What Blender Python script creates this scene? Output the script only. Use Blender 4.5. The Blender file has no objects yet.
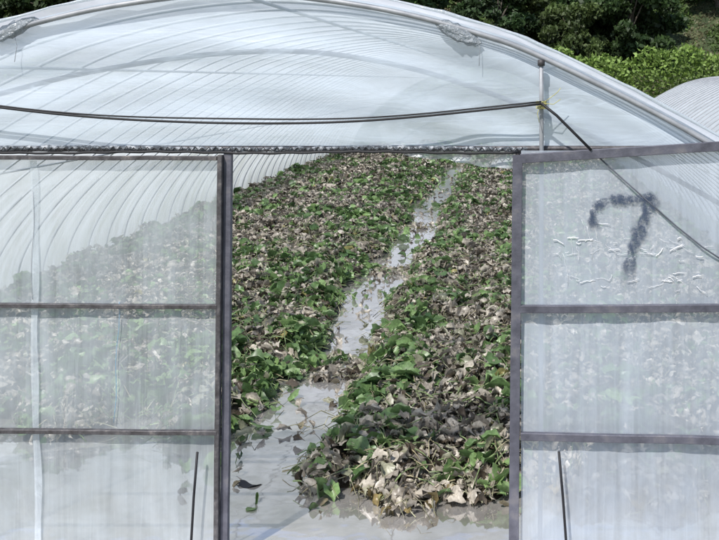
import bpy, math, random
import numpy as np
random.seed(7); rng=np.random.default_rng(7)
S=bpy.context.scene
S.view_settings.view_transform='Standard'; S.view_settings.look='None'; S.view_settings.exposure=0
CAMH=2.25; FY=4.88; K=1040/FY
def fx(px): return (px-514)/K
def fz(py): return CAMH-(py-80)/K
CX=-1.29; APEX=2.70; YEND=34.0

# ---------------- materials
def newmat(name):
    m=bpy.data.materials.new(name); m.use_nodes=True
    nt=m.node_tree; nt.nodes.clear()
    out=nt.nodes.new('ShaderNodeOutputMaterial'); return m,nt,out
def N(nt,t,**kw):
    n=nt.nodes.new(t)
    for k,v in kw.items(): setattr(n,k,v)
    return n
def noise(nt,scale=(1,1,1),s=5,detail=3,rough=0.6,dist=0.0,rot=(0,0,0)):
    g=N(nt,'ShaderNodeNewGeometry'); mp=N(nt,'ShaderNodeMapping'); mp.inputs['Scale'].default_value=scale
    mp.inputs['Rotation'].default_value=rot
    nt.links.new(g.outputs['Position'],mp.inputs['Vector'])
    n=N(nt,'ShaderNodeTexNoise'); n.inputs['Scale'].default_value=s; n.inputs['Detail'].default_value=detail
    n.inputs['Roughness'].default_value=rough; n.inputs['Distortion'].default_value=dist
    nt.links.new(mp.outputs[0],n.inputs['Vector']); return n.outputs['Fac']
def mr(nt,src,a,b,c,d):
    n=N(nt,'ShaderNodeMapRange'); nt.links.new(src,n.inputs[0])
    for i,v in enumerate((a,b,c,d)): n.inputs[i+1].default_value=v
    return n.outputs[0]
def math_(nt,op,a,b):
    n=N(nt,'ShaderNodeMath',operation=op)
    for i,v in enumerate((a,b)):
        if isinstance(v,(int,float)): n.inputs[i].default_value=v
        else: nt.links.new(v,n.inputs[i])
    return n.outputs[0]
def ramp(nt,src,stops):
    r=N(nt,'ShaderNodeValToRGB'); nt.links.new(src,r.inputs[0])
    el=r.color_ramp.elements
    while len(el)<len(stops): el.new(0.5)
    for e,(p,c) in zip(el,stops): e.position=p; e.color=(*c,1)
    return r.outputs[0]
def bump(nt,h,strength,dist=0.01):
    b=N(nt,'ShaderNodeBump'); b.inputs['Strength'].default_value=strength; b.inputs['Distance'].default_value=dist
    nt.links.new(h,b.inputs['Height']); return b.outputs[0]
def simple(name,stops,s=8,rough=0.7,metal=0.0,bs=0.3,scale=(1,1,1),bd=0.01):
    m,nt,out=newmat(name); f=noise(nt,scale,s,4)
    p=N(nt,'ShaderNodeBsdfPrincipled'); nt.links.new(ramp(nt,f,stops),p.inputs['Base Color'])
    p.inputs['Roughness'].default_value=rough; p.inputs['Metallic'].default_value=metal
    nt.links.new(bump(nt,noise(nt,scale,s*4,3),bs,bd),p.inputs['Normal'])
    nt.links.new(p.outputs[0],out.inputs[0]); return m
def film(name,op_lo,op_hi,col,sc1,sc2,gloss=0.10,trans_mix=0.5,bs=0.35,lo=0.36,hi=0.64,w=0.5,rot=(0,0,0),crease=0.0,groughness=0.3,graze=0.0,detail=4,mud=0.0):
    """polythene: clear part + milky part + glossy coat; milkier at grazing angles like real film"""
    m,nt,out=newmat(name)
    a=noise(nt,sc1,1,detail,0.6,0.6,rot)
    if w>0:
        b=noise(nt,sc2,1,detail,0.65,0.8,rot)
        f=math_(nt,'ADD',math_(nt,'MULTIPLY',a,1-w),math_(nt,'MULTIPLY',b,w))
    else: f=a;b=a
    op=mr(nt,f,lo,hi,op_lo,op_hi)
    if crease>0:
        r=math_(nt,'ABSOLUTE',math_(nt,'SUBTRACT',a,0.5),0)
        op=math_(nt,'ADD',op,mr(nt,r,0.0,0.012,crease,0.0))
    if graze>0:
        lw=N(nt,'ShaderNodeLayerWeight'); lw.inputs[0].default_value=0.5
        op=math_(nt,'ADD',op,mr(nt,lw.outputs['Facing'],0.35,0.95,0.0,graze))
    op=math_(nt,'MINIMUM',op,0.95)
    d=N(nt,'ShaderNodeBsdfDiffuse'); t=N(nt,'ShaderNodeBsdfTranslucent')
    cc=ramp(nt,b,[(0.3,tuple(c*0.88 for c in col)),(0.7,col)])
    if mud>0:  # splashed silt low down
        g0=N(nt,'ShaderNodeNewGeometry'); sp=N(nt,'ShaderNodeSeparateXYZ'); nt.links.new(g0.outputs['Position'],sp.inputs[0])
        hh=mr(nt,sp.outputs['Z'],0.0,0.95,1.0,0.0); k=math_(nt,'MULTIPLY',hh,mr(nt,noise(nt,(3,3,2),2,4,0.7),0.4,0.65,0.1,mud))
        mxc=N(nt,'ShaderNodeMixRGB'); nt.links.new(k,mxc.inputs[0]); nt.links.new(cc,mxc.inputs[1]); mxc.inputs[2].default_value=(0.45,0.42,0.36,1); cc=mxc.outputs[0]
    g=N(nt,'ShaderNodeBsdfGlossy'); g.inputs['Roughness'].default_value=groughness
    for x in (d,t): nt.links.new(cc,x.inputs[0])
    if bs>0:
        nb=bump(nt,f,bs,0.03)
        for x in (d,t,g): nt.links.new(nb,x.inputs['Normal'])
    mm=N(nt,'ShaderNodeMixShader'); mm.inputs[0].default_value=trans_mix
    nt.links.new(d.outputs[0],mm.inputs[1]); nt.links.new(t.outputs[0],mm.inputs[2])
    tr=N(nt,'ShaderNodeBsdfTransparent'); tr.inputs[0].default_value=(0.97,0.985,0.99,1)
    m1=N(nt,'ShaderNodeMixShader'); nt.links.new(op,m1.inputs[0])
    nt.links.new(tr.outputs[0],m1.inputs[1]); nt.links.new(mm.outputs[0],m1.inputs[2])
    m2=N(nt,'ShaderNodeMixShader'); m2.inputs[0].default_value=gloss
    nt.links.new(m1.outputs[0],m2.inputs[1]); nt.links.new(g.outputs[0],m2.inputs[2])
    nt.links.new(m2.outputs[0],out.inputs[0]); return m

M_steel=simple('painted_steel',[(0.3,(0.07,0.07,0.09)),(0.55,(0.125,0.125,0.155)),(0.75,(0.20,0.19,0.20))],12,0.5,0.25,0.2)
M_steel_dk=simple('weathered_steel',[(0.3,(0.04,0.035,0.035)),(0.55,(0.085,0.08,0.085)),(0.75,(0.20,0.18,0.17))],25,0.55,0.2,0.2)
M_galv=simple('galvanised_pipe',[(0.3,(0.24,0.25,0.27)),(0.7,(0.38,0.39,0.41))],10,0.5,0.2,0.1)
M_hoop=simple('zinc_hoop',[(0.3,(0.44,0.46,0.48)),(0.7,(0.57,0.59,0.61))],10,0.5,0.1,0.0)
M_black=simple('black_cable_rubber',[(0.3,(0.004,0.004,0.006)),(0.7,(0.012,0.012,0.015))],10,0.6,0,0.1)
M_cable2=simple('faded_rope',[(0.3,(0.07,0.08,0.10)),(0.7,(0.15,0.16,0.19))],10,0.7,0,0.1)
M_rolled=simple('bunched_polythene',[(0.35,(0.03,0.035,0.045)),(0.5,(0.14,0.16,0.18)),(0.65,(0.55,0.57,0.6))],55,0.35,0,0.8)
M_white=simple('white_scratch',[(0.3,(0.8,0.8,0.82)),(0.7,(0.88,0.88,0.88))],10,0.6)
M_string=simple('yellow_twine',[(0.3,(0.35,0.33,0.10)),(0.7,(0.5,0.48,0.2))],30,0.8)
M_end=film('end_wall_film',0.50,0.78,(0.71,0.80,0.89),(0.6,1,3.5),(2.2,1,10),gloss=0.05,trans_mix=0.32,crease=0.14,lo=0.38,hi=0.62,w=0.4,bs=0.35)
M_door=film('door_film_streaked',0.28,0.64,(0.71,0.77,0.81),(14,1,0.5),(2.0,1,1.4),gloss=0.04,trans_mix=0.30,crease=0.07,bs=0.25,mud=0.45)
M_door2=film('door_film_hazy',0.50,0.72,(0.69,0.76,0.85),(1.6,1,0.8),(18,1,0.8),gloss=0.04,trans_mix=0.30,w=0.35,bs=0.25,mud=0.45)
M_roof=film('tunnel_roof_film',0.05,0.18,(0.90,0.93,0.97),(3,0.6,2),None,gloss=0.03,trans_mix=0.65,bs=0,w=0,graze=0.75,detail=2)
M_side=film('tunnel_side_film',0.55,0.85,(0.86,0.89,0.92),(1,6,1),None,gloss=0.03,trans_mix=0.65,bs=0,w=0,detail=2)
M_neigh=film('neighbour_film',0.85,0.95,(0.66,0.71,0.75),(1,3,3),None,gloss=0.05,trans_mix=0.3,bs=0,w=0,detail=3)
M_strip=film('repair_tape',0.35,0.7,(0.74,0.80,0.85),(20,1,2),(8,1,8),gloss=0.10,trans_mix=0.3)
M_knot=film('knotted_film',0.55,0.9,(0.42,0.47,0.52),(30,30,30),(60,60,60),gloss=0.12,trans_mix=0.3,bs=0.8)

m,nt,out=newmat('grey_grime_stain'); f=noise(nt,(1,1,1),34,5,0.8)
tr=N(nt,'ShaderNodeBsdfTransparent'); d=N(nt,'ShaderNodeBsdfDiffuse'); d.inputs[0].default_value=(0.055,0.075,0.12,1)
at=N(nt,'ShaderNodeAttribute',attribute_name='Col')
mx=N(nt,'ShaderNodeMixShader'); nt.links.new(math_(nt,'MULTIPLY',at.outputs['Fac'],mr(nt,f,0.40,0.56,0.1,0.85)),mx.inputs[0]); nt.links.new(tr.outputs[0],mx.inputs[1]); nt.links.new(d.outputs[0],mx.inputs[2])
nt.links.new(mx.outputs[0],out.inputs[0]); M_stain=m

m,nt,out=newmat('wet_soil'); f=noise(nt,(1,1,1),3,4,0.7)
p=N(nt,'ShaderNodeBsdfPrincipled'); nt.links.new(ramp(nt,f,[(0.3,(0.03,0.022,0.014)),(0.55,(0.06,0.047,0.03)),(0.75,(0.10,0.085,0.055))]),p.inputs['Base Color'])
p.inputs['Roughness'].default_value=0.5; nt.links.new(bump(nt,noise(nt,(1,1,1),25,4,0.7),0.8,0.03),p.inputs['Normal']); nt.links.new(p.outputs[0],out.inputs[0]); M_soil=m
m,nt,out=newmat('grassy_ground'); f=noise(nt,(1,1,1),0.6,4,0.7)
p=N(nt,'ShaderNodeBsdfPrincipled'); nt.links.new(ramp(nt,f,[(0.3,(0.22,0.19,0.14)),(0.5,(0.14,0.16,0.07)),(0.75,(0.27,0.24,0.18))]),p.inputs['Base Color'])
p.inputs['Roughness'].default_value=0.9; nt.links.new(bump(nt,noise(nt,(1,1,1),12,4,0.7),0.8,0.05),p.inputs['Normal']); nt.links.new(p.outputs[0],out.inputs[0]); M_ground=m
m,nt,out=newmat('flood_water')
f=noise(nt,(1,1,1),2.2,4,0.6); f2=noise(nt,(1,1,1),5,2,0.5)
d=N(nt,'ShaderNodeBsdfDiffuse'); nt.links.new(ramp(nt,f,[(0.35,(0.24,0.225,0.20)),(0.6,(0.40,0.385,0.365))]),d.inputs[0])
g=N(nt,'ShaderNodeBsdfGlossy'); g.inputs['Roughness'].default_value=0.04; nt.links.new(bump(nt,f2,0.06,0.03),g.inputs['Normal']); g.inputs[0].default_value=(0.95,0.96,1,1)
fr=N(nt,'ShaderNodeFresnel'); fr.inputs[0].default_value=2.2
mx=N(nt,'ShaderNodeMixShader'); nt.links.new(mr(nt,fr.outputs[0],0.1,0.6,0.44,0.85),mx.inputs[0]); nt.links.new(d.outputs[0],mx.inputs[1]); nt.links.new(g.outputs[0],mx.inputs[2])
nt.links.new(mx.outputs[0],out.inputs[0]); M_water=m
def leafmat(name,transl,rough=0.55):
    m,nt,out=newmat(name); at=N(nt,'ShaderNodeAttribute',attribute_name='Col')
    f=noise(nt,(1,1,1),45,2,0.7); mv=N(nt,'ShaderNodeMixRGB',blend_type='MULTIPLY'); mv.inputs[0].default_value=1
    nt.links.new(at.outputs['Color'],mv.inputs[1]); nt.links.new(ramp(nt,f,[(0.3,(0.65,0.63,0.6)),(0.7,(1.25,1.25,1.2))]),mv.inputs[2])
    p=N(nt,'ShaderNodeBsdfPrincipled'); p.inputs['Roughness'].default_value=rough; nt.links.new(mv.outputs[0],p.inputs['Base Color'])
    p.inputs['Specular IOR Level'].default_value=0.5
    t=N(nt,'ShaderNodeBsdfTranslucent'); nt.links.new(mv.outputs[0],t.inputs[0])
    mx=N(nt,'ShaderNodeMixShader'); mx.inputs[0].default_value=transl
    nt.links.new(p.outputs[0],mx.inputs[1]); nt.links.new(t.outputs[0],mx.inputs[2]); nt.links.new(mx.outputs[0],out.inputs[0]); return m
M_leaf=leafmat('melon_leaf',0.22,0.38); M_tree=leafmat('tree_leaf',0.3,0.6)
M_bark=simple('bark',[(0.3,(0.05,0.04,0.03)),(0.7,(0.13,0.11,0.09))],6,0.9,0,0.8)

# ---------------- mesh helpers
def mkobj(name,V,F,mats,smooth=False,parent=None,col=None,midx=None):
    me=bpy.data.meshes.new(name)
    V=np.asarray(V,dtype=np.float32)
    if isinstance(F,np.ndarray):
        n=len(F);k=F.shape[1]
        me.vertices.add(len(V)); me.vertices.foreach_set('co',V.ravel())
        me.loops.add(n*k); me.loops.foreach_set('vertex_index',F.astype(np.int32).ravel())
        me.polygons.add(n); me.polygons.foreach_set('loop_start',np.arange(0,n*k,k,dtype=np.int32))
        me.polygons.foreach_set('loop_total',np.full(n,k,dtype=np.int32))
        me.update(calc_edges=True); 
    else: me.from_pydata([tuple(map(float,v)) for v in V],[],F)
    for mm in (mats if isinstance(mats,list) else [mats]): me.materials.append(mm)
    if midx is not None: me.polygons.foreach_set('material_index',np.asarray(midx,dtype=np.int32))
    if smooth: me.polygons.foreach_set('use_smooth',np.ones(len(me.polygons),dtype=bool))
    if col is not None:
        a=me.color_attributes.new('Col','FLOAT_COLOR','POINT'); c=np.ones((len(V),4),dtype=np.float32); c[:,:3]=col
        a.data.foreach_set('color',c.ravel())
    me.validate(); me.update()
    o=bpy.data.objects.new(name,me); S.collection.objects.link(o)
    if parent: o.parent=parent
    return o
def empty(name):
    o=bpy.data.objects.new(name,None); S.collection.objects.link(o); return o
def tube_data(pts,r,seg=8,off=0,squash=None):
    pts=[np.array(p,float) for p in pts]; V=[];F=[]
    n=len(pts); rr=r if hasattr(r,'__len__') else [r]*n
    for i,p in enumerate(pts):
        t=pts[min(i+1,n-1)]-pts[max(i-1,0)]; t/=np.linalg.norm(t)+1e-9
        ref=np.array([0,1,0.]) if abs(t[1])<0.8 else np.array([1,0,0.])
        u=np.cross(t,ref);u/=np.linalg.norm(u); w=np.cross(u,t)
        for j in range(seg):
            a=2*math.pi*j/seg; V.append(p+rr[i]*(math.cos(a)*u+math.sin(a)*w))
    for i in range(n-1):
        for j in range(seg):
            a=off+i*seg+j;b=off+i*seg+(j+1)%seg; F.append((a,b,b+seg,a+seg))
    F.append(tuple(off+j for j in range(seg))[::-1]); F.append(tuple(off+(n-1)*seg+j for j in range(seg)))
    return V,F
def tubes(name,lst,mat,parent=None,seg=8):
    V=[];F=[]
    for pts,r in lst:
        v,f=tube_data(pts,r,seg,len(V)); V+=v;F+=f
    return mkobj(name,V,F,mat,True,parent)
def bar(name,p0,p1,w,d,mat,parent,bev=0.002):
    p0=np.array(p0,float);p1=np.array(p1,float);t=(p1-p0);t/=np.linalg.norm(t)
    yv=np.array([0,1,0.]);u=np.cross(t,yv);u/=np.linalg.norm(u)
    V=[];b=bev
    prof=[(-w/2+b,-d/2),(w/2-b,-d/2),(w/2,-d/2+b),(w/2,d/2-b),(w/2-b,d/2),(-w/2+b,d/2),(-w/2,d/2-b),(-w/2,-d/2+b)]
    n=9
    for i in range(n):
        c=p0+(p1-p0)*i/(n-1)
        j=rng.normal(0,0.0008,3)
        for a,bb in prof: V.append(c+j+u*a+yv*bb)
    F=[]
    for i in range(n-1):
        for j in range(8):
            a=i*8+j;c=i*8+(j+1)%8; F.append((a,c,c+8,a+8))
    F.append(tuple(range(8))[::-1]);F.append(tuple((n-1)*8+k for k in range(8)))
    return mkobj(name,V,F,mat,False,parent)

# ---------------- tunnel profile
ctrl=[(0,0),(0.6,0.06),(1.12,0.185),(1.5,0.33),(2.25,0.72),(3.0,1.24),(3.55,1.75),(3.88,2.25),(4.0,2.72)]
def crom(P,n=6,mirror=True):
    P=[np.array(p,float) for p in P]; P=[np.array((-P[1][0],P[1][1])) if mirror else 2*P[0]-P[1]]+P+[P[-1]+(P[-1]-P[-2])]
    o=[]
    for i in range(1,len(P)-2):
        for k in range(n):
            t=k/n; a,b,c,d=P[i-1:i+3]
            o.append(0.5*((2*b)+(-a+c)*t+(2*a-5*b+4*c-d)*t*t+(-a+3*b-3*c+d)*t**3))
    o.append(P[-2]); return o
half=crom(ctrl)
prof=[(-p[0],p[1]) for p in half[::-1][:-1]]+[(p[0],p[1]) for p in half]
def profile(cx,apex,s=1.0,grow=0.0): return [(cx+x*s*(1+grow),max(apex-z*s+grow,-0.02)) for x,z in prof]

def tunnel_skin(name,cx,apex,y0,y1,mats,parent,sag=0.012,rib=0.6):
    pr=profile(cx,apex); ny=int((y1-y0)/0.15)+1; V=[];F=[];mi=[]
    n=len(pr)
    for j in range(ny):
        y=y0+(y1-y0)*j/(ny-1); ph=((y-y0)/rib)%1
        for (x,z) in pr:
            k=1-sag*math.sin(math.pi*ph)/3
            V.append((cx+(x-cx)*k*1.005, y, z*k*1.004+0.0))
    for j in range(ny-1):
        for i in range(n-1):
            a=j*n+i; F.append((a,a+1,a+1+n,a+n)); mi.append(1 if min(pr[i][1],pr[i+1][1])<1.15 else 0)
    return mkobj(name,V,F,mats,True,parent,midx=mi)
tun=empty('polytunnel_greenhouse')
tunnel_skin('roof_film',CX,APEX,4.86,YEND,[M_roof,M_side],tun)
hoops=[]
y=4.92
while y<YEND:
    hoops.append(([(x,y,z-0.02) for x,z in profile(CX,APEX-0.012,0.992)],0.0105)); y+=0.6
tubes('hoops',hoops,M_hoop,tun,6)
pur=[]
for dx in (-2.9,-1.5,0,1.5,2.9):
    z=np.interp(abs(dx),[p[0] for p in half],[p[1] for p in half])
    pur.append(([(CX+dx,4.95+i*1.0,APEX-z-0.05) for i in range(29)],0.010))
tubes('purlins',pur,M_hoop,tun,6)
pr=profile(CX,APEX,0.995)
V=[(x,YEND,z) for x,z in pr]+[(x,YEND,0) for x,z in pr]; n=len(pr)
F=[(i,i+1,i+1+n,i+n) for i in range(n-1)]
mkobj('far_end_film',V,F,M_side,False,tun)
tubes('front_arch_pipe',[([(x,4.87,z) for x,z in profile(CX,APEX-0.045,0.985)],0.013)],M_galv,tun,10)
pp=profile(CX,APEX+0.004,1.0)
tubes('front_film_edge',[([(x,4.85+0.004*math.sin(i*1.7),z+0.003*math.sin(i*2.3)) for i,(x,z) in enumerate(pp)],[0.007+0.003*math.sin(i*1.1) for i in range(len(pp))])],M_strip,tun,8)
ia=crom([(-260,215),(-160,160),(-60,112),(40,82),(130,64),(220,53),(310,52),(400,66),(480,90),(560,122),(640,160),(740,215)],5,False)
tubes('inner_arch_pipe',[([(fx(x),4.94,fz(yy)) for x,yy in ia],0.012)],M_steel,tun,8)
zh=fz(150)
V=[];F=[];nx=160;nz=26
xs=np.linspace(CX-2.75,CX+2.75,nx)
hp=np.array(profile(CX,APEX-0.02,0.99)); 
for j in range(nz):
    for x in xs:
        zt=np.interp(x,hp[:,0],hp[:,1]); t=j/(nz-1)
        zb=min(zh,zt-0.01)
        z=zb+(zt-zb)*t
        q=(z+0.13*(x-CX)**2)
        wob=0.008*math.sin(x*3.1+q*17)+0.006*math.sin(x*1.7+q*31+1)+0.004*math.sin(x*9+q*12)
        V.append((x,4.905+wob*(math.sin(math.pi*t)**0.5),z))
for j in range(nz-1):
    for i in range(nx-1):
        a=j*nx+i;F.append((a,a+1,a+1+nx,a+nx))
mkobj('gable_film',V,F,M_end,True,tun)
def sheet(name,x0,x1,z0,z1,y,mat,parent,nx=40,nz=40,amp=0.006,top=None,seed=0):
    V=[];F=[]
    for j in range(nz):
        for i in range(nx):
            s=i/(nx-1);t=j/(nz-1);x=x0+(x1-x0)*s
            zt=z1 if top is None else min(z1,np.interp(x,hp[:,0],hp[:,1]))
            z=z0+(zt-z0)*t
            e=min(1,8*s*(1-s)*2)*min(1,16*t*(1-t))
            V.append((x,y+amp*e*(math.sin(x*17+seed)+0.6*math.sin(x*41+z*3+seed*2)+0.5*math.sin(z*7+x*6+seed)),z))
    for j in range(nz-1):
        for i in range(nx-1):
            a=j*nx+i;F.append((a,a+1,a+1+nx,a+nx))
    return mkobj(name,V,F,mat,True,parent)
sheet('side_film_a',CX-3.95,fx(-40),0,zh,4.93,M_end,tun,top=True)
sheet('side_film_b',fx(800),CX+3.95,0,zh,4.95,M_end,tun,top=True,seed=3)
# header
tubes('header_pipe',[([(fx(x),4.905,fz(149)) for x in range(-130,840,20)],0.014)],M_steel_dk,tun,8)
pts=[];rad=[]
for x in np.arange(-130,528,3):
    pts.append((fx(x),4.875+0.003*math.sin(x*0.31),fz(148.3+0.8*(x/520)**2-0.8*math.sin(x*0.02)+0.4*math.sin(x*0.37)))); rad.append(0.009+0.003*math.sin(x*0.23)*math.sin(x*0.07+1)+0.0025*random.random())
tubes('rolled_film_header',[(pts,rad)],M_rolled,tun,7)
z=[];i=0
for x in np.arange(-130,526,3.4):
    z.append((fx(x),4.86,fz(148.8+(2.0 if i%2 else -2.0)+random.uniform(-.8,.8)+0.8*(x/520)**2))); i+=1
tubes('wiggle_wire',[(z,0.0028)],M_black,tun,5)
tubes('header_shadow_line',[([(fx(x),4.852,fz(152+0.7*math.sin(x*0.03)+0.4*math.sin(x*.19))) for x in range(-130,522,8)],0.006)],M_black,tun,6)  # black tube stands in for the line of shade under the header
V=[];F=[];nx=50;nz=8
for j in range(nz):
    for i in range(nx):
        s=i/(nx-1); x=400+s*117; drop=(2+17*s**0.8+1.2*math.sin(s*11)+0.6*math.sin(s*29))*(j/(nz-1))
        V.append((fx(x),4.895+0.012*math.sin(s*17+j*.3)*(j/(nz-1)),fz(151+drop)))
for j in range(nz-1):
    for i in range(nx-1):
        a=j*nx+i;F.append((a,a+1,a+1+nx,a+nx))
mkobj('torn_film_flap',V,F,M_strip,True,tun)
def knot(name,px,py,w,h,parent,seed):
    r=np.random.default_rng(seed); V=[];F=[];nu=24;nv=14
    ph=r.uniform(0,6,6)
    for j in range(nv+1):
        for i in range(nu):
            th=math.pi*j/nv;a=2*math.pi*i/nu
            q=1+0.22*math.sin(5*a+ph[0]+3*th)+0.18*math.sin(9*a+ph[1])*math.sin(4*th+ph[2])+0.12*math.sin(13*th+ph[3])
            V.append((fx(px)+w/K*math.cos(th)*(1+0.1*math.sin(a)),4.868+0.016*math.sin(th)*math.sin(a)*q,fz(py)-0.45*w/K*math.cos(th)*(1 if px>240 else -1)+h/K*math.sin(th)*math.cos(a)*q))
    for j in range(nv):
        for i in range(nu):
            a=j*nu+i;b=j*nu+(i+1)%nu;F.append((a,b,b+nu,a+nu))
    mkobj(name,V,F,M_knot,True,parent)
knot('film_knot_a',458,33,22,8,tun,1); knot('film_knot_b',14,30,24,7,tun,2)
tubes('knot_ties',[([(fx(478),4.87,fz(38)),(fx(480),4.87,fz(50)),(fx(479),4.875,fz(66))],0.0012),([(fx(14),4.87,fz(30)),(fx(18),4.87,fz(46)),(fx(15),4.875,fz(62))],0.0012)],M_galv,tun,5)

# ---------------- doors
def door(name,x0,x1,ys,y,wstile,wrail,mat,film_mat,right=False):
    e=empty(name)
    stile_x=x1 if not right else x0
    bar('stile_inner',(fx(stile_x),y,fz((ys[0][1] if not right else ys[0][0])-3.2)),(fx(stile_x-4),y,0.02),wstile,0.035,mat,e)
    ox=x0 if not right else x1
    bar('stile_outer',(fx(ox),y,fz(min(ys[0])-3)),(fx(ox),y,0.02),wstile,0.035,mat,e)
    for i,(a,b) in enumerate(ys):
        bar('rail_%d'%i,(fx(x0+3),y-0.004,fz(a)),(fx(x1-3),y-0.004,fz(b)),wrail*(1.25 if i==0 and right else 1),0.03,mat,e)
    return e
ld=door('sliding_door',-56,223.0,[(156.5,157.5),(303,304.5),(427,429.5),(552,553)],4.84,0.022,0.019,M_steel_dk,M_door)
sheet('film',fx(-54),fx(220),0.03,fz(158),4.858,M_door,ld,90,60,0.0022,seed=1)
rd=door('sliding_door',517.5,790,[(157.5,141),(306,304.5),(431.5,437),(552,560)],4.82,0.046,0.034,M_steel,M_door2,True)
rd.name='sliding_door.001'
sheet('film',fx(521),fx(788),0.03,fz(150),4.84,M_door2,rd,90,60,0.0025,seed=5)
bar('door_post',(fx(229.2),4.87,fz(151)),(fx(225.2),4.87,0),0.036,0.035,M_steel,tun)
bar('door_post_b',(fx(519),4.89,fz(151)),(fx(515),4.89,0),0.03,0.03,M_steel_dk,tun)
V=[];F=[]
for j in range(30):
    t=j/29;zz=fz(160+t*385);o=1.2*math.sin(t*9)
    V+=[(fx(33+o+4*t),4.850,zz),(fx(40+o+4*t+0.8*math.sin(t*25)),4.849,zz)]
F=[(2*i,2*i+1,2*i+3,2*i+2) for i in range(29)]
mkobj('repair_tape',V,F,M_strip,False,ld)
tubes('string',[([(fx(36+1.5*math.sin(t*.7)),4.845,fz(190+t*12)) for t in range(10)],0.0012)],M_galv,ld,5)
M_blue=simple('blue_twine',[(0.3,(0.12,0.3,0.45)),(0.7,(0.25,0.45,0.6))],10,0.7)
tubes('blue_twine',[([(fx(122-0.5*t+1.0*math.sin(t)),4.845,fz(300+t*12)) for t in range(11)],0.0012)],M_blue,ld,5)
tubes('prop_stick',[([(fx(202.5),4.80,fz(446)),(fx(199),4.80,fz(490)),(fx(195),4.80,0.0)],0.006)],M_black,ld,6)
tubes('prop_stick',[([(fx(558),4.78,fz(444)),(fx(562),4.78,fz(490)),(fx(567),4.78,0.0)],0.006)],M_black,rd,6)
def ribbon(name,pts,w,mat,parent,y):
    P=crom([(a,b) for a,b in pts],8,False)
    Q=[np.array((fx(a),fz(b))) for a,b in P]; V=[];C=[]
    L=len(Q)
    for i,q in enumerate(Q):
        t=Q[min(i+1,L-1)]-Q[max(i-1,0)];t/=np.linalg.norm(t)+1e-9;nrm=np.array((-t[1],t[0]))
        ww=w/K*(1+0.25*math.sin(i*0.5)+0.15*math.sin(i*1.3))
        e=min(1,i/5,(L-1-i)/8)
        for s in (-1,-0.6,0.6,1):
            a=q+nrm*ww*s*0.62; V.append((a[0],y,a[1])); C.append([0.0 if abs(s)==1 else e]*3)
    F=[]
    for i in range(L-1):
        for j in range(3): F.append((4*i+j,4*i+j+1,4*i+j+5,4*i+j+4))
    mkobj(name,V,F,mat,False,parent,col=np.array(C))
ribbon('grime_mark',[(594,230),(592,216),(597,205),(609,199),(630,198),(648,197),(658,207)],9,M_stain,rd,4.829)
ribbon('grime_mark',[(652,194),(645,212),(637,232),(629,258),(625,286)],12,M_stain,rd,4.827)
sc=[]
def arc(cx,cy,L,ang,cur):
    pts=[]
    for k in range(7):
        t=(k/6-0.5);x=cx+L*t*math.cos(ang)-cur*(t*t)*math.sin(ang);yy=cy+L*t*math.sin(ang)+cur*(t*t)*math.cos(ang)
        pts.append((fx(x+random.uniform(-.5,.5)),4.832,fz(yy+random.uniform(-.5,.5))))
    return pts
for k in range(62):
    cx=random.choice([random.uniform(556,600),random.uniform(600,719),random.uniform(640,700),random.uniform(600,680)])
    cy=random.gauss(243+0.05*(cx-560),7) if random.random()<0.65 else random.gauss(279,6)
    sc.append((arc(cx,cy,random.uniform(3,16),random.gauss(0.12,0.4),random.uniform(-5,5)),random.choice([0.0005,0.0007,0.0009,0.0012,0.0018])))
for k in range(6): sc.append((arc(566+k*6,225+random.uniform(0,60),random.uniform(15,40),1.4,5),0.0006))
tubes('scratches',sc,M_white,rd,4)

# ---------------- cables
cab=empty('overhead_cable')
def sagline(P,off=0,y=4.80): 
    return [(fx(a),y,fz(b+off)) for a,b in P]
c1=[(-60,98),(0,106),(60,113),(120,118),(180,121),(240,122.5),(300,122.5),(360,120.5),(420,116),(480,110),(541,103.5)]
c1=crom(c1,4,False)
tubes('cable_a',[(sagline(c1),0.0055)],M_black,cab,6)
c2=[(a,b-1.5-2.2*math.sin(math.pi*max(0,min(1,(a)/541)))+0.6*math.sin(a*0.02)) for a,b in c1]
tubes('cable_b',[(sagline(c2,0,4.808),0.004)],M_black,cab,6)
c3=[(541,103),(556,115),(572,131),(590,149)]
tubes('cable_c',[(sagline(c3),0.0065)],M_black,cab,6)
c4=[(586,146),(594,153),(605,163),(625,181),(650,203),(675,225),(700,245),(735,268)]
tubes('cable_d',[([(fx(a),4.829,fz(b)) for a,b in c4],0.0036)],M_cable2,cab,6)
pole=empty('support_pole')
tubes('pole',[([(fx(541),4.845,fz(62)),(fx(541.3),4.845,fz(100)),(fx(541.5),4.86,fz(160)),(fx(541),4.875,fz(300)),(fx(540),4.875,0)],0.0105)],M_galv,pole,10)
tw=[]
for k in range(5): tw.append(([(fx(541+5*math.cos(t*.8)),4.845+0.022*math.sin(t*.8)-0.002,fz(101+k*1.6+0.4*t*.3)) for t in range(9)],0.0028))
tw.append(([(fx(544),4.815,fz(102)),(fx(552),4.81,fz(96)),(fx(557),4.81,fz(92)),(fx(560),4.81,fz(88))],0.0018))
tw.append(([(fx(543),4.815,fz(103)),(fx(553),4.81,fz(104)),(fx(560),4.81,fz(99))],0.0018))
tw.append(([(fx(540),4.815,fz(105)),(fx(537),4.81,fz(113)),(fx(539),4.81,fz(122))],0.0018))
tubes('twine_knot',tw,M_string,pole,5)
tubes('pole_clamp',[([(fx(541),4.845,fz(60)),(fx(541),4.845,fz(66))],0.017)],M_steel_dk,pole,8)

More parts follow.
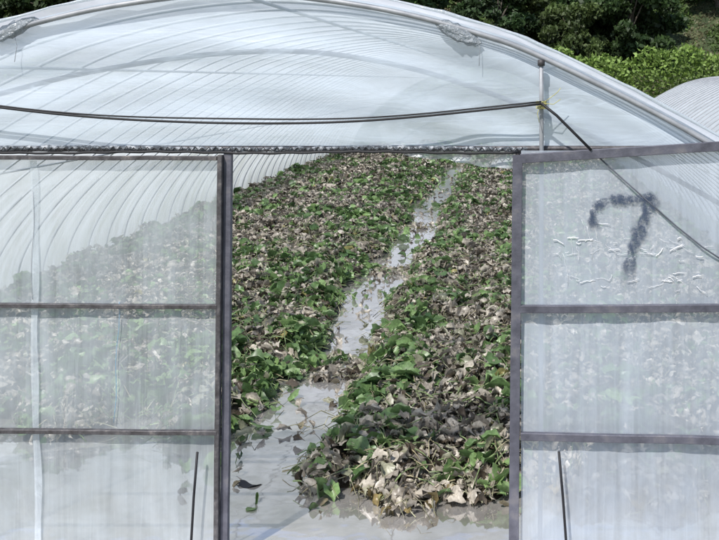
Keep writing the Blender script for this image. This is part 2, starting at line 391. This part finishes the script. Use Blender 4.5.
# ---------------- ground
def pathx(y): return -1.45+0.05*np.sin(y*0.9+0.6)+0.03*np.sin(y*2.3)
def bedh(x,y):
    px=pathx(y)
    d=np.abs(x-px); wd=0.225+0.05*np.sin(y*1.7+1)+0.04*np.sin(y*4.1)-0.05*np.exp(-((y-8.3)/0.7)**2); h=np.clip((d-wd)/0.28,0,1); h=h*h*(3-2*h)
    s1=np.where(x<px,6.55+0.3*np.sin(x*7),5.47+0.12*np.sin(x*5+1)+0.08*np.sin(x*13)+0.5*np.clip(-x-0.95,0,1))
    e=np.clip((y-s1)/0.45,0,1)
    return h*e
gx=np.unique(np.concatenate([np.linspace(-200,-6,12),np.linspace(-6,3.5,160),np.linspace(3.5,200,14)]))
gy=np.unique(np.concatenate([np.linspace(-100,3,12),np.linspace(3,14,160),np.linspace(14,34.5,120),np.linspace(34.5,58,8)]))
X,Y=np.meshgrid(gx,gy)
inside=(X>CX-4.0)&(X<CX+4.0)&(Y>4.9)&(Y<34)
Z=np.where(inside,-0.04+0.13*bedh(X,Y)+0.012*np.sin(X*9+Y*4)*np.sin(Y*7-X*3),-0.02+0*X)
Z=np.where((~inside)&(Y<4.7),-0.03,Z)
V=np.stack([X,Y,Z],-1).reshape(-1,3); nx=len(gx);ny=len(gy)
ii,jj=np.meshgrid(np.arange(nx-1),np.arange(ny-1)); a=(jj*nx+ii).ravel()
F=np.stack([a,a+1,a+1+nx,a+nx],1)
cenX=(X[:-1,:-1]+X[1:,1:]).ravel()/2; cenY=(Y[:-1,:-1]+Y[1:,1:]).ravel()/2
mi=np.where((cenX>CX-4.3)&(cenX<CX+4.3)&(cenY>2.5)&(cenY<34),0,1)
mkobj('ground',V,F,[M_soil,M_ground],True,midx=mi)
mkobj('flood_water',[(CX-3.95,4.0,0.0),(CX+3.95,4.0,0.0),(CX+3.95,33.9,0.0),(CX-3.95,33.9,0.0)],[(0,1,2,3)],M_water)
V=[];F=[]
for i in range(9):
    t=i/8; x=-1.56+0.14*t; V+=[(x,5.80+0.02*math.sin(t*6),0.006+0.008*math.sin(t*5)),(x+0.02,5.80-0.06*math.sin(math.pi*t)**0.6-0.01,0.006+0.006*math.sin(t*9+1))]
F=[(2*i,2*i+1,2*i+3,2*i+2) for i in range(8)]
mkobj('plastic_scrap',V,F,M_black,True)

# ---------------- hill
gx=np.linspace(-160,140,90);gy=np.linspace(56,200,60);X,Y=np.meshgrid(gx,gy)
Z=np.clip((Y-60),0,None)**1.0*0.62+1.6*np.sin(X*0.11+Y*0.05)*np.clip((Y-60)/15,0,1)+0.8*np.sin(X*0.31+2)*np.clip((Y-60)/10,0,1)-0.1
V=np.stack([X,Y,Z],-1).reshape(-1,3);nx=90;ny=60
ii,jj=np.meshgrid(np.arange(nx-1),np.arange(ny-1));a=(jj*nx+ii).ravel()
M_hill=simple('hill_undergrowth',[(0.3,(0.02,0.035,0.012)),(0.55,(0.05,0.075,0.025)),(0.75,(0.13,0.13,0.07))],0.8,0.9,0,1.0,bd=0.3)
mkobj('hill',V,np.stack([a,a+1,a+1+nx,a+nx],1),M_hill,True)
def hillz(x,y): return max(y-60,0)*0.62+1.6*math.sin(x*0.11+y*0.05)*min(max((y-60)/15,0),1)+0.8*math.sin(x*0.31+2)*min(max((y-60)/10,0),1)-0.1

def cloud(C,size,col,flat=0.0,r=rng):
    n=len(C); d=r.normal(size=(n,3)); d/=np.linalg.norm(d,axis=1)[:,None]
    e=r.normal(size=(n,3)); e-=d*(e*d).sum(1)[:,None]; e/=np.linalg.norm(e,axis=1)[:,None]
    s=size*r.uniform(0.6,1.3,(n,1))
    V=np.stack([C-d*s,C+e*s*0.55,C+d*s,C-e*s*0.55],1).reshape(-1,3)
    F=np.arange(n*4).reshape(n,4); return V,F,np.repeat(col,4,0)
def tree_mesh(name,H,W,seed,base):
    r=np.random.default_rng(seed); V=[];F=[]
    trunk=[(0,0,-0.5),(0.1*W*r.normal()*0.3,0,H*0.3),(0.1*r.normal(),0.1*r.normal(),H*0.6),(0,0,H*0.85)]
    v,f=tube_data(trunk,[0.2,0.16,0.1,0.04],7,0);V+=v;F+=f
    cl=[]
    for k in range(34):
        th=r.uniform(0,2*math.pi);zz=r.uniform(0.12,1.0);rad=W*math.sqrt(max(0.05,1-((zz-0.5)/0.62)**2))*r.uniform(0.35,1.0)
        c=np.array((rad*math.cos(th),rad*math.sin(th),H*zz)); cl.append((c,r.uniform(0.5,1.0)*W*0.36))
        if k%2==0:
            v,f=tube_data([(0,0,H*zz*0.6),c*np.array((.5,.5,0.9)),c],[0.07,0.045,0.015],5,len(V));V+=v;F+=f
    nb=len(F); Vq=[];Cq=[]
    for c,s in cl:
        n=int(330*(s/(W*0.3))**2); q=r.normal(size=(n,3)); q/=np.linalg.norm(q,axis=1)[:,None]; q*=r.uniform(0.55,1.05,(n,1))
        q[:,2]*=0.75; Vq.append(c+q*s)
        br=r.uniform(0.65,1.35)
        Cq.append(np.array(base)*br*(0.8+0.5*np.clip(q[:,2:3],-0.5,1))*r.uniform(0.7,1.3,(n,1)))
    P=np.concatenate(Vq);C=np.concatenate(Cq)
    v2,f2,c2=cloud(P,0.19,C,r=r)
    o=len(V);allV=np.concatenate([np.array(V),v2]);FF=[tuple(x) for x in F]+[tuple(x) for x in (f2+o)]
    col=np.concatenate([np.full((o,3),0.1),c2])
    return mkobj(name,allV,FF,[M_tree,M_bark],False,col=col,midx=[1]*nb+[0]*len(f2))
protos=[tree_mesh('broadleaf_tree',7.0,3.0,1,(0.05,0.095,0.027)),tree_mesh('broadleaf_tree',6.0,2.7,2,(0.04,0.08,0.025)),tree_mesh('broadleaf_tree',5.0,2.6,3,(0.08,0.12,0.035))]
pl=[]
for k in range(50):
    pl.append((random.uniform(-42,9),random.choice([random.uniform(66,72),random.uniform(72,88)])))
pl+= [(3.5,64.5),(7.5,66.5),(-1,65),(16,78),(12,82),(-34,68),(-31,74),(14.5,74)]
for k,(x,yy) in enumerate(pl):
    b=protos[k%3]
    o=b if k<3 else bpy.data.objects.new('broadleaf_tree',b.data)
    if k>=3: S.collection.objects.link(o)
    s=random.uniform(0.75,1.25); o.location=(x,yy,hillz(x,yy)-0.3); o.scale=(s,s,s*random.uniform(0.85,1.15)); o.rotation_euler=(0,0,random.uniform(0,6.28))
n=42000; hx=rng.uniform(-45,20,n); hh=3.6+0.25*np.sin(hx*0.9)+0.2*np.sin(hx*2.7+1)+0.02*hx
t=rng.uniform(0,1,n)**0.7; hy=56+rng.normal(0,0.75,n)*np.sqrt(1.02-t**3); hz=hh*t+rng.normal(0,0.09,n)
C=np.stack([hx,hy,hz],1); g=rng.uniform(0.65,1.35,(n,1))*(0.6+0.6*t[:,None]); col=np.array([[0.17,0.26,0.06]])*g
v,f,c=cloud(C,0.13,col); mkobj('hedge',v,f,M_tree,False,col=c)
n=70000; hx=rng.uniform(-45,22,n); hy=rng.uniform(58,78,n); 
cl=np.sin(hx*1.1+hy*0.7)+np.sin(hx*0.43-hy*0.9+1)+0.6*np.sin(hx*2.3)
hz=np.array([hillz(a,b) for a,b in zip(hx,hy)])+np.clip(cl,0.1,3)*0.6*rng.uniform(0,1,n)
col=np.where((cl>0)[:,None],np.array([[0.07,0.12,0.03]]),np.array([[0.15,0.145,0.08]]))*rng.uniform(0.6,1.4,(n,1))
v,f,c=cloud(np.stack([hx,hy,hz],1),0.16,col); mkobj('shrub_undergrowth',v,f,M_tree,False,col=c)

# ---------------- neighbour tunnel
nb=empty('polytunnel_greenhouse'); nb.name='polytunnel_greenhouse.001'
tunnel_skin('roof_film',7.25,2.36,5.2,36.5,[M_neigh,M_neigh],nb,0.03,0.6)
hp2=[]; y=5.25
while y<36.6: hp2.append(([(x,y,z+0.012) for x,z in profile(7.25,2.36,1.003)],0.011)); y+=0.6
tubes('hoops',hp2,M_galv,nb,6)
pr=profile(7.25,2.36,0.995); n=len(pr)
for yy in (5.2,36.5): mkobj('end_film',[(x,yy,z) for x,z in pr]+[(x,yy,-0.03) for x,z in pr],[(i,i+1,i+1+n,i+n) for i in range(n-1)],M_neigh,False,nb)

# ---------------- melon plants
def leaf_template(hi):
    nr=15 if hi else 8
    th=np.linspace(0,2*math.pi,nr,endpoint=False)
    if hi:
        rim=0.90+0.07*np.cos(5*th)+0.05*np.cos(7*th+1)
        rim[np.argmin(abs(th-math.pi))]*=0.65
        k=5; tm=np.linspace(0,2*math.pi,k,endpoint=False)
        P=[(0,0)]+[(0.5*math.cos(a),0.5*math.sin(a)) for a in tm]+[(r*math.cos(a),r*math.sin(a)) for r,a in zip(rim,th)]
        T=[]
        for i in range(5):
            a=1+i;b=1+(i+1)%5; T.append((0,a,b)); o=6+3*i
            T+= [(a,o,o+1),(a,o+1,b) ,(b,o+1,o+2),(b,o+2,6+(3*i+3)%15)]
        return np.array(P),np.array(T)
    rim=0.85+0.12*np.cos(3*th)
    P=[(0,0)]+[(r*math.cos(a),r*math.sin(a)) for r,a in zip(rim,th)]
    return np.array(P),np.array([(0,1+i,1+(i+1)%nr) for i in range(nr)])
def leaves(C,size,tilt,curl,crump,asp,col,hi,r):
    P,T=leaf_template(hi);n=len(C);m=len(P)
    rad=np.linalg.norm(P,axis=1)
    L=np.zeros((n,m,3)); L[:,:,0]=P[:,0]; L[:,:,1]=P[:,1]
    c=curl[:,None]
    L[:,:,2]=-c*rad**2+r.uniform(0.0,0.7,(n,1))*np.abs(P[:,1])
    L+=r.normal(size=(n,m,3))*crump[:,None,None]*np.minimum(1,rad+0.2)[None,:,None]
    shrink=1-0.35*np.clip(c,0,1)*rad**2; L[:,:,0]*=shrink; L[:,:,1]*=shrink*asp[:,None]
    L[:,:,2]+=(1-asp[:,None])*1.1*np.abs(P[:,1])
    L*=size[:,None,None]
    ta=tilt[:,None]; y2=L[:,:,1]*np.cos(ta)-L[:,:,2]*np.sin(ta); z2=L[:,:,1]*np.sin(ta)+L[:,:,2]*np.cos(ta)
    tb=r.normal(0,0.5,(n,1)); x1=L[:,:,0]*np.cos(tb)-z2*np.sin(tb); z2=L[:,:,0]*np.sin(tb)+z2*np.cos(tb)
    sp=r.uniform(0,2*math.pi,(n,1))
    X=x1*np.cos(sp)-y2*np.sin(sp); Y_=x1*np.sin(sp)+y2*np.cos(sp)
    V=np.stack([X,Y_,z2],-1)+C[:,None,:]
    F=(T[None,:,:]+(np.arange(n)*m)[:,None,None]).reshape(-1,3)
    cc=np.repeat(col[:,None,:],m,1)*(1+0.10*r.normal(size=(n,m,1)))*(1.10-0.22*rad[None,:,None]*(crump[:,None,None]>0.1))
    return V.reshape(-1,3),F,np.clip(cc,0.005,1).reshape(-1,3)
def nz(x,y,f,ph):
    return (np.sin(x*f+ph)+np.sin(y*f*0.8+ph*2+x*f*0.5)+np.sin((x+y)*f*0.61+ph*3)+np.sin((x-y)*f*1.3+ph*.7))/4
def canopy(x,y):
    b=bedh(x,y)
    return 0.07*b+b*(0.085+0.08*nz(x,y,4.2,1.1)+0.08*nz(x,y,9,2.3)+0.03*nz(x,y,1.7,0.4))
def scatter(n,y0,y1,hi,size):
    x=rng.uniform(CX-3.85,CX+3.85,n*2); yy=y0+(y1-y0)*rng.uniform(0,1,n*2)
    b=bedh(x,yy); keep=(b>0.04+0.25*rng.uniform(0,1,len(b)))|((rng.uniform(0,1,len(b))<0.02)&(yy>5.9)&(np.abs(x+1.45)<0.5))
    keep&=(nz(x,yy,6,4.1)>-0.68)
    spill=(np.abs(x-pathx(yy))<0.4)&(nz(x*0.3,yy,2.6,0.9)>0.42)&(rng.uniform(0,1,len(b))<0.35)&(yy>6.6)
    spill|=(np.abs(yy-8.1)<0.35)&(np.abs(x-pathx(yy))<0.4)&(rng.uniform(0,1,len(b))<0.35)
    keep|=spill
    x=x[keep][:n];yy=yy[keep][:n]; m=len(x)
    z=canopy(x,yy)*rng.uniform(0.5,1.1,m)+0.012+0.03*rng.uniform(0,1,m)
    gfield=0.6*nz(x,yy,2.3,0.7)+0.9*nz(x,yy,8,1.9)+0.45*rng.normal(size=m)
    edge=np.exp(-((np.abs(x-pathx(yy))-0.35)/0.30)**2)
    gfield+=0.42*edge+np.where((x<-1.5)&(yy<8.5),0.25,0)+np.where((x>-1.4)&(x<-0.7)&(yy<7.5),0.22,0)-0.12*(x>-0.5)
    green=gfield>0.58
    half_=(~green)&(gfield>0.18)
    t=rng.uniform(0,1,(m,1))
    gcol=np.array([0.065,0.125,0.045])*(1-t)+np.array([0.21,0.32,0.125])*t
    br=np.array([0.25,0.22,0.185])*(1-t)+np.array([0.62,0.565,0.49])*t
    hcol=np.array([0.18,0.19,0.125])*(1-t)+np.array([0.41,0.40,0.30])*t
    dk=np.array([0.10,0.08,0.06])
    col=np.where(green[:,None],gcol,np.where(half_[:,None],hcol,br))
    isd=(rng.uniform(0,1,m)<0.15)[:,None]&(~green[:,None]); col=np.where(isd,dk*(0.6+t),col)
    yel=(rng.uniform(0,1,m)<0.006)[:,None]; col=np.where(yel,np.array([0.34,0.31,0.13]),col)
    rot=((z<0.05)&(yy<6.2)&(x>-1.0)&(rng.uniform(0,1,m)<0.6))[:,None]; col=np.where(rot,np.array([0.19,0.145,0.06])*(0.5+t),col)
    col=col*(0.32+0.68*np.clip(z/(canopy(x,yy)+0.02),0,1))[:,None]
    sz=size*rng.uniform(0.45,1.25,m)*np.where(green,1.1,0.85)
    tilt=np.abs(rng.normal(0,1,m))*np.where(green,0.45,0.65)
    curl=np.where(green,rng.uniform(-0.2,0.6,m),rng.uniform(0.1,1.1,m)); cr=np.where(green,0.08,0.13)
    asp=np.where(green,rng.uniform(0.45,1,m),rng.uniform(0.2,1.0,m))
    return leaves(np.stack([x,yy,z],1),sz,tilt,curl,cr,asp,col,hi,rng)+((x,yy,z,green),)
A=scatter(36000,5.2,11.5,True,0.066); B=scatter(34000,11.5,19,True,0.068); Cc=scatter(60000,19,33.8,False,0.076)
off=0;VV=[];FF=[];CO=[]
for v,f,c,_ in (A,B,Cc): VV.append(v);FF.append(f+off);CO.append(c);off+=len(v)
m=380; x=rng.uniform(-2.1,0.1,m); yy=rng.uniform(5.2,9,m); b=bedh(x,yy); k=(b<0.1)&(rng.uniform(0,1,m)<np.clip(0.15+0.6*(yy>5.35),0,1)*(0.25+0.75*(x>-1.2))); x,yy=x[k],yy[k]; m=len(x)
t=rng.uniform(0,1,(m,1)); col=np.where(rng.uniform(0,1,(m,1))<0.5,np.array([[0.08,0.13,0.045]]),np.array([[0.14,0.12,0.08]]))*(0.5+t)
v,f,c=leaves(np.stack([x,yy,rng.uniform(0.003,0.012,m)],1),rng.uniform(0.015,0.05,m),np.abs(rng.normal(0,0.12,m)),rng.uniform(0,0.1,m),np.full(m,0.05),rng.uniform(0.2,1,m),col,True,rng)
VV.append(v);FF.append(f+off);CO.append(c);off+=len(v)
def sticks(P0,P1,Pm,r0,col):
    n=len(P0);V=[];
    pts=[P0,Pm,P1]
    for k,p in enumerate(pts):
        for a in range(3):
            o=np.array([math.cos(a*2.094),math.sin(a*2.094)*0.6,math.sin(a*2.094)])
            V.append(p+r0[:,None]*o*(1.0 if k<2 else 0.6))
    V=np.stack(V,1).reshape(-1,3); T=[]
    for s in range(2):
        for a in range(3):
            i0=s*3+a;i1=s*3+(a+1)%3; T+=[(i0,i1,i1+3),(i0,i1+3,i0+3)]
    F=(np.array(T)[None]+(np.arange(n)*9)[:,None,None]).reshape(-1,3)
    return V,F,np.repeat(col,9,0)
for data,frac in ((A[3],0.45),(B[3],0.25)):
    x,yy,z,g=data; k=rng.uniform(0,1,len(x))<frac; x,yy,z,g=x[k],yy[k],z[k],g[k]; n=len(x)
    P1=np.stack([x,yy,z],1); d=rng.normal(size=(n,3))*0.09; d[:,2]=-np.abs(z)*0.5-0.01; P0=P1+d
    Pm=(P0+P1)/2+np.stack([0*x,0*x,rng.uniform(0,0.06,n)],1)+rng.normal(size=(n,3))*0.012
    col=np.where(g[:,None],np.array([0.23,0.34,0.14]),np.array([0.36,0.35,0.23]))*rng.uniform(0.6,1.3,(n,1))
    v,f,c=sticks(P0,P1,Pm,rng.uniform(0.0018,0.0038,n),col); VV.append(v);FF.append(f+off);CO.append(c);off+=len(v)
n=620; sx=rng.uniform(-3.2,0.6,n); sy=rng.uniform(5.5,15,n)
ang=rng.uniform(0,6.28,n)
px_,py_=sx.copy(),sy.copy()
for s in range(7):
    ang2=ang+rng.normal(0,0.35,n); qx=px_+0.11*np.cos(ang2);qy=py_+0.11*np.sin(ang2)
    z0=canopy(px_,py_)*0.98+0.03;z1=canopy(qx,qy)*0.98+0.03
    if s==0: zp=z0
    ok=(qx>CX-3.8)&(qx<CX+3.8)&(qy>5.25)&(bedh(qx,qy)>0.05)
    P0=np.stack([px_,py_,zp],1)[ok];z1=z1+rng.uniform(-0.02,0.03,n);P1=np.stack([qx,qy,z1],1)[ok];Pm=(P0+P1)/2+np.array([0,0,0.008])
    col=np.where(rng.uniform(0,1,(len(P0),1))<0.7,np.array([[0.25,0.33,0.15]]),np.array([[0.38,0.34,0.22]]))*rng.uniform(0.7,1.2,(len(P0),1))
    if len(P0):
        v,f,c=sticks(P0,P1,Pm,np.full(len(P0),0.0045),col);VV.append(v);FF.append(f+off);CO.append(c);off+=len(v)
    px_,py_,ang,zp=qx,qy,ang2,z1
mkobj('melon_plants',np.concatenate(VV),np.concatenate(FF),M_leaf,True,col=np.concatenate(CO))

# ---------------- light
w=bpy.data.worlds.new('World');S.world=w;w.use_nodes=True;nt=w.node_tree
sky=nt.nodes.new('ShaderNodeTexSky');sky.sky_type='NISHITA';sky.sun_disc=False
el=math.radians(53);az=math.radians(205)
sky.sun_elevation=el;sky.sun_rotation=az
bg=nt.nodes['Background'];nt.links.new(sky.outputs[0],bg.inputs[0]);bg.inputs[1].default_value=0.15
ld_=bpy.data.lights.new('sun','SUN');ld_.energy=5.0;ld_.angle=math.radians(0.6);ld_.color=(1,0.96,0.91)
so=bpy.data.objects.new('sun',ld_);S.collection.objects.link(so)
from mathutils import Vector
d=Vector((math.sin(az)*math.cos(el),math.cos(az)*math.cos(el),math.sin(el)))
so.rotation_euler=d.to_track_quat('Z','Y').to_euler(); so.location=(0,0,20)
# ---------------- camera
cd=bpy.data.cameras.new('camera');co=bpy.data.objects.new('camera',cd);S.collection.objects.link(co)
co.location=(0,0,CAMH);co.rotation_euler=(math.radians(90),0,0)
cd.sensor_width=36;cd.lens=1040/719*36;cd.shift_x=-(514-359.5)/719;cd.shift_y=-190/719;cd.clip_end=1000
S.camera=co
